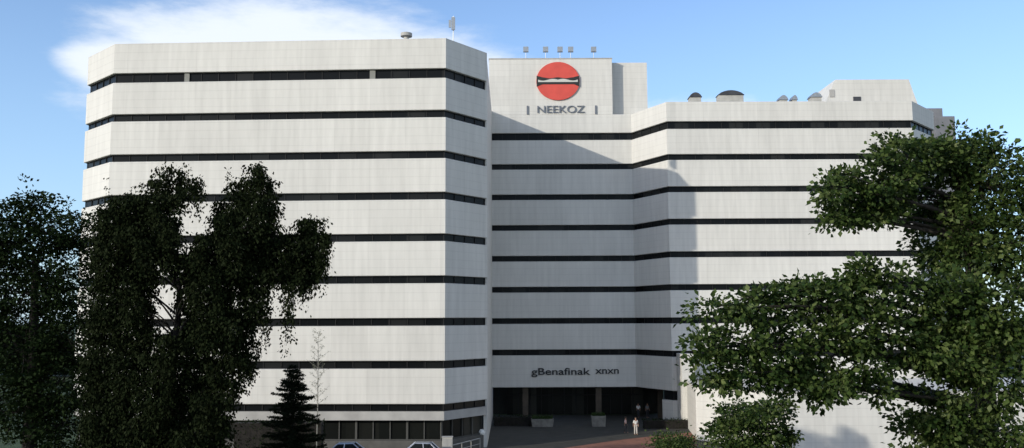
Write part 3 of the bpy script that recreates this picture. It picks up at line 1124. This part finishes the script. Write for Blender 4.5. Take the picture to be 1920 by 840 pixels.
leaves_mesh('crown', M['pale_leaf'], P_, np.vstack(A_), 0.1 * np.ones(len(P_)), 0.3, sp_)

# dark clipped hedge along the parking bays
def hedge(x0, x1, y, h, w, label):
    root = empty('hedge', ((x0 + x1) / 2, y, 0)); tag(root, label, 'hedge')
    n = int((x1 - x0) * 330 * max(1, h))
    pos = np.stack([rng.uniform(x0, x1, n) - (x0 + x1) / 2, rng.uniform(-w / 2, w / 2, n), rng.uniform(0.03, h, n) + rng.normal(size=n) * .05], 1)
    pos[:, 2] = np.abs(pos[:, 2])
    leaves_mesh('foliage', M['leafd'], pos, rng.normal(size=(n, 3)), 0.13 * rng.uniform(.6, 1.3, n), 0.34, root)
    MB().box((x0 - x1) / 2 + .1, (x1 - x0) / 2 - .1, -w / 2 + .12, w / 2 - .12, 0, h - .15).build('inner_twigs', M['darkbark'], root)
    return root


hp = P(520, 790, 70)
hedge(P(436, 800, 70).x, P(604, 800, 70).x, 70.6, hp.z, 1.3, 'tall dark hedge at the foot of the left block behind the small conifer')
hx0, hx1 = P(925, 800, 100).x, P(1000, 800, 100).x
hedge(hx0, hx1, 101, 1.1, 1.2, 'low dark hedge at the left of the entrance')
hx0, hx1 = P(1205, 800, 98).x, P(1292, 800, 98).x
hedge(hx0, hx1, 98, 1.0, 1.3, 'low dark hedge in front of the right end of the entrance')

# ------------------------------------------------------------------ cars
def car(px, d, lab, paint, flip=False, hgt=1.5):
    p = P(px, 830, d)
    root = empty('parked_car', (p.x, d, 0.008), PI if flip else 0)
    tag(root, lab, 'car', 'cars parked below the left block')
    k = hgt / 1.48
    st = [(-2.15, .42, .62, .62), (-2.08, .30, .80, .76), (-1.6, .22, .90, .84), (-0.9, .2, .95, .86), (0.6, .2, .95, .86),
          (1.3, .22, .90, .86), (1.85, .26, .80, .82), (2.12, .34, .66, .70)]
    mb = MB()
    ring = []
    for x, zb, zt, w in st:
        ring.append([(x, -w, zb + .08), (x, -w - .03, (zb + zt) / 2), (x, -w + .02, zt - .06), (x, -w + .12, zt), (x, w - .12, zt), (x, w - .02, zt - .06),
                     (x, w + .03, (zb + zt) / 2), (x, w, zb + .08), (x, w - .1, zb), (x, -w + .1, zb)])
    n = 10
    v = [(q[0], q[1], q[2] * k) for r_ in ring for q in r_]
    f = [tuple(range(n)), tuple(range(len(v) - 1, len(v) - n - 1, -1))]
    for i in range(len(ring) - 1):
        for j in range(n):
            f.append((i * n + j, (i + 1) * n + j, (i + 1) * n + (j + 1) % n, i * n + (j + 1) % n))
    body = mb.poly(v, f).build('body', paint, root, smooth=True)
    # cabin: pillars and roof
    cb = [(-1.55, .93, .70), (-0.85, 1.44, .58), (0.35, 1.48, .58), (1.15, .93, .70)]
    lowz = .90
    def cab(sc_, y_out, zadd=0.0):
        vv = []
        for x, z, w in cb:
            vv += [(x * sc_, -w - y_out, z * k + zadd), (x * sc_, w + y_out, z * k + zadd)]
        return vv
    roof = MB().poly([(-.95, -.56, 1.42 * k), (.45, -.56, 1.45 * k), (.45, .56, 1.45 * k), (-.95, .56, 1.42 * k),
                      (-.80, -.48, 1.49 * k), (.28, -.48, 1.51 * k), (.28, .48, 1.51 * k), (-.80, .48, 1.49 * k)],
                     [(0, 1, 5, 4), (1, 2, 6, 5), (2, 3, 7, 6), (3, 0, 4, 7), (4, 5, 6, 7), (0, 3, 2, 1)]).build('roof', paint, root)
    # pillars
    for s_ in (-1, 1):
        for x0, z0, y0, x1, z1, y1, r_ in ((-1.55, .9, .72, -.88, 1.44, .55, .05), (-.35, .92, .74, -.28, 1.46, .56, .04), (1.18, .9, .72, .42, 1.46, .55, .045)):
            MB().tube([(x0, s_ * y0, z0 * k), (x1, s_ * y1, z1 * k)], r_, 6).build('door_pillar', paint, root)
        g_ = MB().poly([(-1.48, s_ * .70, .9 * k), (1.12, s_ * .70, .9 * k), (.44, s_ * .54, 1.44 * k), (-.90, s_ * .54, 1.42 * k)], [(0, 1, 2, 3)])
        g_.poly([(-1.46, s_ * .68, .9 * k), (1.10, s_ * .68, .9 * k), (.44, s_ * .52, 1.44 * k), (-.90, s_ * .52, 1.42 * k)], [(0, 1, 2, 3)])
        g_.build('side_window', M['carglass'], root)
        MB().box(.95, 1.12, s_ * .80 - .08, s_ * .80 + .08, .92 * k, 1.04 * k).build('mirror', paint, root)
    MB().poly([(1.16, -.68, .9 * k), (1.16, .68, .9 * k), (.44, .54, 1.45 * k), (.44, -.54, 1.45 * k)], [(0, 1, 2, 3)]).build('windscreen', M['carglass'], root)
    MB().poly([(-1.53, -.68, .9 * k), (-1.53, .68, .9 * k), (-.92, .54, 1.42 * k), (-.92, -.54, 1.42 * k)], [(0, 1, 2, 3)]).build('rear_window', M['carglass'], root)
    for x in (-1.32, 1.32):
        for s_ in (-1, 1):
            w_ = empty('wheel', (x, s_ * .78, .31)); w_.parent = root
            w_.rotation_euler = (PI / 2, 0, 0)
            MB().lathe([(.2, -.1), (.29, -.1), (.31, -.07), (.31, .07), (.29, .1), (.2, .1)], 20).build('tyre', M['tyre'], w_, smooth=True)
            MB().lathe([(.03, -.112), (.19, -.105), (.19, .105), (.03, .112)], 14).build('rim', M['rim'], w_)
    for s_ in (-1, 1):
        MB().box(2.02, 2.13, s_ * .55 - .13, s_ * .55 + .13, .52, .64).build('headlight', M['lamp'], root)
        MB().box(-2.16, -2.06, s_ * .55 - .12, s_ * .55 + .12, .56, .7).build('tail_light', M['lampred'], root)
    return root


car(655, 75.3, 'pale blue parked car at the foot of the left block, left of the silver one', M['carblue'], hgt=1.62)
car(788, 75.0, 'silver parked car at the foot of the left block, nearest to its corner', M['carsilver'], True, hgt=1.66)

# pale utility box and globe lamp beside the corner
c = P(839, 822, 77.0)
ub = empty('utility_cabinet', (c.x, 77.0, 0.01))
tag(ub, 'pale utility cabinet at the corner of the left block beside the silver car', 'cabinet')
MB().box(-.42, .42, -.25, .25, 0, c.z + .08).build('cabinet_body', M['concrete'], ub)
MB().box(-.46, .46, -.29, .29, c.z + .081, c.z + .16).build('cap', M['fascia'], ub)
MB().box(-.36, -.01, -.265, -.252, .15, c.z - .02).build('door', M['fascia'], ub)
MB().box(.01, .36, -.265, -.252, .15, c.z - .02).build('door', M['fascia'], ub)
c = P(903, 811, 84)
gl = empty('globe_lamp', (c.x, 84, 0.01))
tag(gl, 'white globe lamp on a short post where the left block meets the entrance court', 'lamp')
MB().lathe([(.11, 0), (.06, .15), (.05, c.z - .3), (.09, c.z - .27)], 12).build('post', M['dmetal'], gl)
pr = [(0.32 * math.sin(PI * i / 12) + 0.001, -0.32 * math.cos(PI * i / 12)) for i in range(13)]
MB().lathe(pr, 20, (0, 0, c.z)).build('globe', M['lamp'], gl, smooth=True)
# low handrail running from the cabinet to the court
a, b = P(848, 829, 78.5), P(900, 819, 83)
hr = empty('handrail', (a.x, a.y, 0)); tag(hr, 'low pale handrail from the utility cabinet towards the globe lamp', 'railing')
va = Vector((0, 0, .95)); vb = Vector((b.x - a.x, b.y - a.y, .95))
MB().tube([va, vb], .04).build('top_rail', M['concrete'], hr)
MB().tube([va * .5, Vector((vb.x, vb.y, .475))], .025).build('lower_rail', M['concrete'], hr)
for i in range(4):
    q = va.lerp(vb, i / 3)
    MB().tube([(q.x, q.y, 0), q], .03).build('post', M['concrete'], hr)

# planters
def planter(px, py, d, w, h, lab):
    c = P(px, py, d)
    r = empty('planter', (c.x, d, 0.012)); tag(r, lab, 'planter', 'concrete planters in the entrance court')
    v = [(-w / 2, -.5, 0), (w / 2, -.5, 0), (w / 2, .5, 0), (-w / 2, .5, 0)]
    t_ = [(x * 1.12, y * 1.12, h) for x, y, _ in v]
    i_ = [(x * .98, y * .9, h) for x, y, _ in v]
    s_ = [(x * .98, y * .9, h - .1) for x, y, _ in v]
    MB().poly(v + t_ + i_ + s_, [(3, 2, 1, 0)] + [(a, (a + 1) % 4, 4 + (a + 1) % 4, 4 + a) for a in range(4)] +
              [(4 + a, 4 + (a + 1) % 4, 8 + (a + 1) % 4, 8 + a) for a in range(4)] + [(8 + a, 8 + (a + 1) % 4, 12 + (a + 1) % 4, 12 + a) for a in range(4)] + [(12, 13, 14, 15)]).build('trough', M['trough'], r)
    n = int(900 * w)
    pos = np.stack([rng.uniform(-w * .5, w * .5, n), rng.uniform(-.5, .5, n), h + np.abs(rng.normal(size=n)) * .16 - .05], 1)
    leaves_mesh('plants', M['shrub'], pos, rng.normal(size=(n, 3)) + np.array([0, 0, .6]), .1 * rng.uniform(.6, 1.3, n), .34, r)


M['trough'] = mat('stained planter concrete', (0.17, 0.165, 0.15), 0.9, noise=(2, 0.3), bump=0.3)
planter(1017, 792, 100, 2.2, 0.85, 'wide concrete planter in the entrance court below the black lettering')
planter(1122, 796, 100, 1.4, 1.15, 'tall narrow concrete planter before the middle of the entrance')

# ------------------------------------------------------------------ people
def person(px, py, d, lab, top_m, leg_m, hgt=1.7, rz=0.0, stride=0.16, ay=0.12):
    c = P(px, py, d)
    root = empty('person', (c.x, d, 0.012), rz)
    tag(root, lab, 'person', 'people by the entrance')
    k = hgt / 1.72

    def skin(name, vs, es, rs, m_, rooti=0):
        me = bpy.data.meshes.new(name)
        me.from_pydata([(x * k, y * k, z * k) for x, y, z in vs], es, [])
        o = bpy.data.objects.new(name, me); C.objects.link(o); o.parent = root
        mo = o.modifiers.new('s', 'SKIN')
        for i, r_ in enumerate(rs):
            r2 = r_ if isinstance(r_, tuple) else (r_, r_)
            me.skin_vertices[0].data[i].radius = (r2[0] * k, r2[1] * k)
        me.skin_vertices[0].data[rooti].use_root = True
        sb_ = o.modifiers.new('u', 'SUBSURF'); sb_.levels = 1; sb_.render_levels = 2
        me.materials.append(m_)
        return o
    s_ = stride
    vs = [(0, 0, .95), (0, 0, 1.18), (0, 0, 1.38), (0, 0, 1.48), (0, -.01, 1.56), (0, -.015, 1.64), (0, 0, 1.70),
          (.17, 0, 1.38), (.23, .02, 1.12), (.24, -ay, .88), (.24, -ay - .03, .80),
          (-.17, 0, 1.38), (-.23, .03, 1.12), (-.24, ay * .4, .88), (-.24, ay * .3, .80),
          (.09, 0, .90), (.10, -s_ * .6, .50), (.10, -s_ * .8, .09), (.10, -s_ * .8 - .16, .04),
          (-.09, 0, .90), (-.10, s_ * .2, .50), (-.10, s_, .09), (-.10, s_ - .14, .04)]
    es = [(0, 1), (1, 2), (2, 3), (3, 4), (4, 5), (5, 6), (2, 7), (7, 8), (8, 9), (9, 10), (2, 11), (11, 12), (12, 13), (13, 14),
          (0, 15), (15, 16), (16, 17), (17, 18), (0, 19), (19, 20), (20, 21), (21, 22)]
    rs = [(.13, .1), (.12, .09), (.12, .09), .05, .07, .085, .05, .055, .042, .032, .03, .055, .042, .032, .03,
          .08, .055, .04, .035, .08, .055, .04, .035]
    skin('body', vs, es, rs, M['skin'])
    skin('shirt', [vs[0], vs[1], vs[2], vs[7], vs[8], vs[11], vs[12]], [(0, 1), (1, 2), (2, 3), (3, 4), (2, 5), (5, 6)],
         [(.155, .12), (.145, .11), (.14, .105), .072, .06, .072, .06], top_m)
    skin('trousers', [vs[0], vs[15], vs[16], vs[17], vs[19], vs[20], vs[21]], [(0, 1), (1, 2), (2, 3), (0, 4), (4, 5), (5, 6)],
         [(.14, .11), .095, .072, .06, .095, .072, .06], leg_m)
    MB().lathe([(0.02, .115), (.07, .09), (.095, .04), (.09, -.01), (.08, -.04)], 12, (0, .015 * k, 1.63 * k)).build('hair', M['hair'], root, smooth=True)
    return root


person(1192, 803, 92.5, 'person in white shirt and pale trousers standing at the edge of the red paving', M['shirtw'], M['trousersp'], 1.74, 0.3, 0.05)
person(1173, 801, 94.0, 'person in pale pink shirt and charcoal trousers walking beside the red paving', M['shirtp'], M['trousers'], 1.62, 1.2)
person(1197, 775, 108.4, 'person in white shirt and charcoal trousers in the dark of the entrance', M['shirtw'], M['trousers'], 1.7, -0.5)
person(1214, 775, 108.2, 'person in grey shirt standing in the dark of the entrance', M['shirtg'], M['trousers'], 1.72, 0.6, 0.04)

# ------------------------------------------------------------------ far belt of trees behind the building
n = 26000
fx_ = np.concatenate([rng.uniform(-190, -38, n // 2), rng.uniform(44, 210, n // 2)])
fy_ = 190 + rng.uniform(0, 14, n) + 6 * np.sin(fx_ * .07)
top_ = 9 + 2.6 * np.sin(fx_ * .21) + 1.7 * np.sin(fx_ * .57 + 1) + 1.0 * np.sin(fx_ * 1.3)
fz_ = top_ * np.sqrt(rng.uniform(0.0, 1, n)) + rng.normal(size=n) * .3 + .3
fw = empty('far_wood', (0, 190, 0))
C.objects.unlink(fw); bpy.data.objects.remove(fw)
o = leaves_mesh('far_wood', M['leafd'], np.stack([fx_, fy_, np.abs(fz_)], 1), rng.normal(size=(n, 3)), 1.3 * rng.uniform(.6, 1.4, n), 0.4, None)
tag(o, 'dark far wood along the horizon beyond the building', 'wood', kind='stuff')
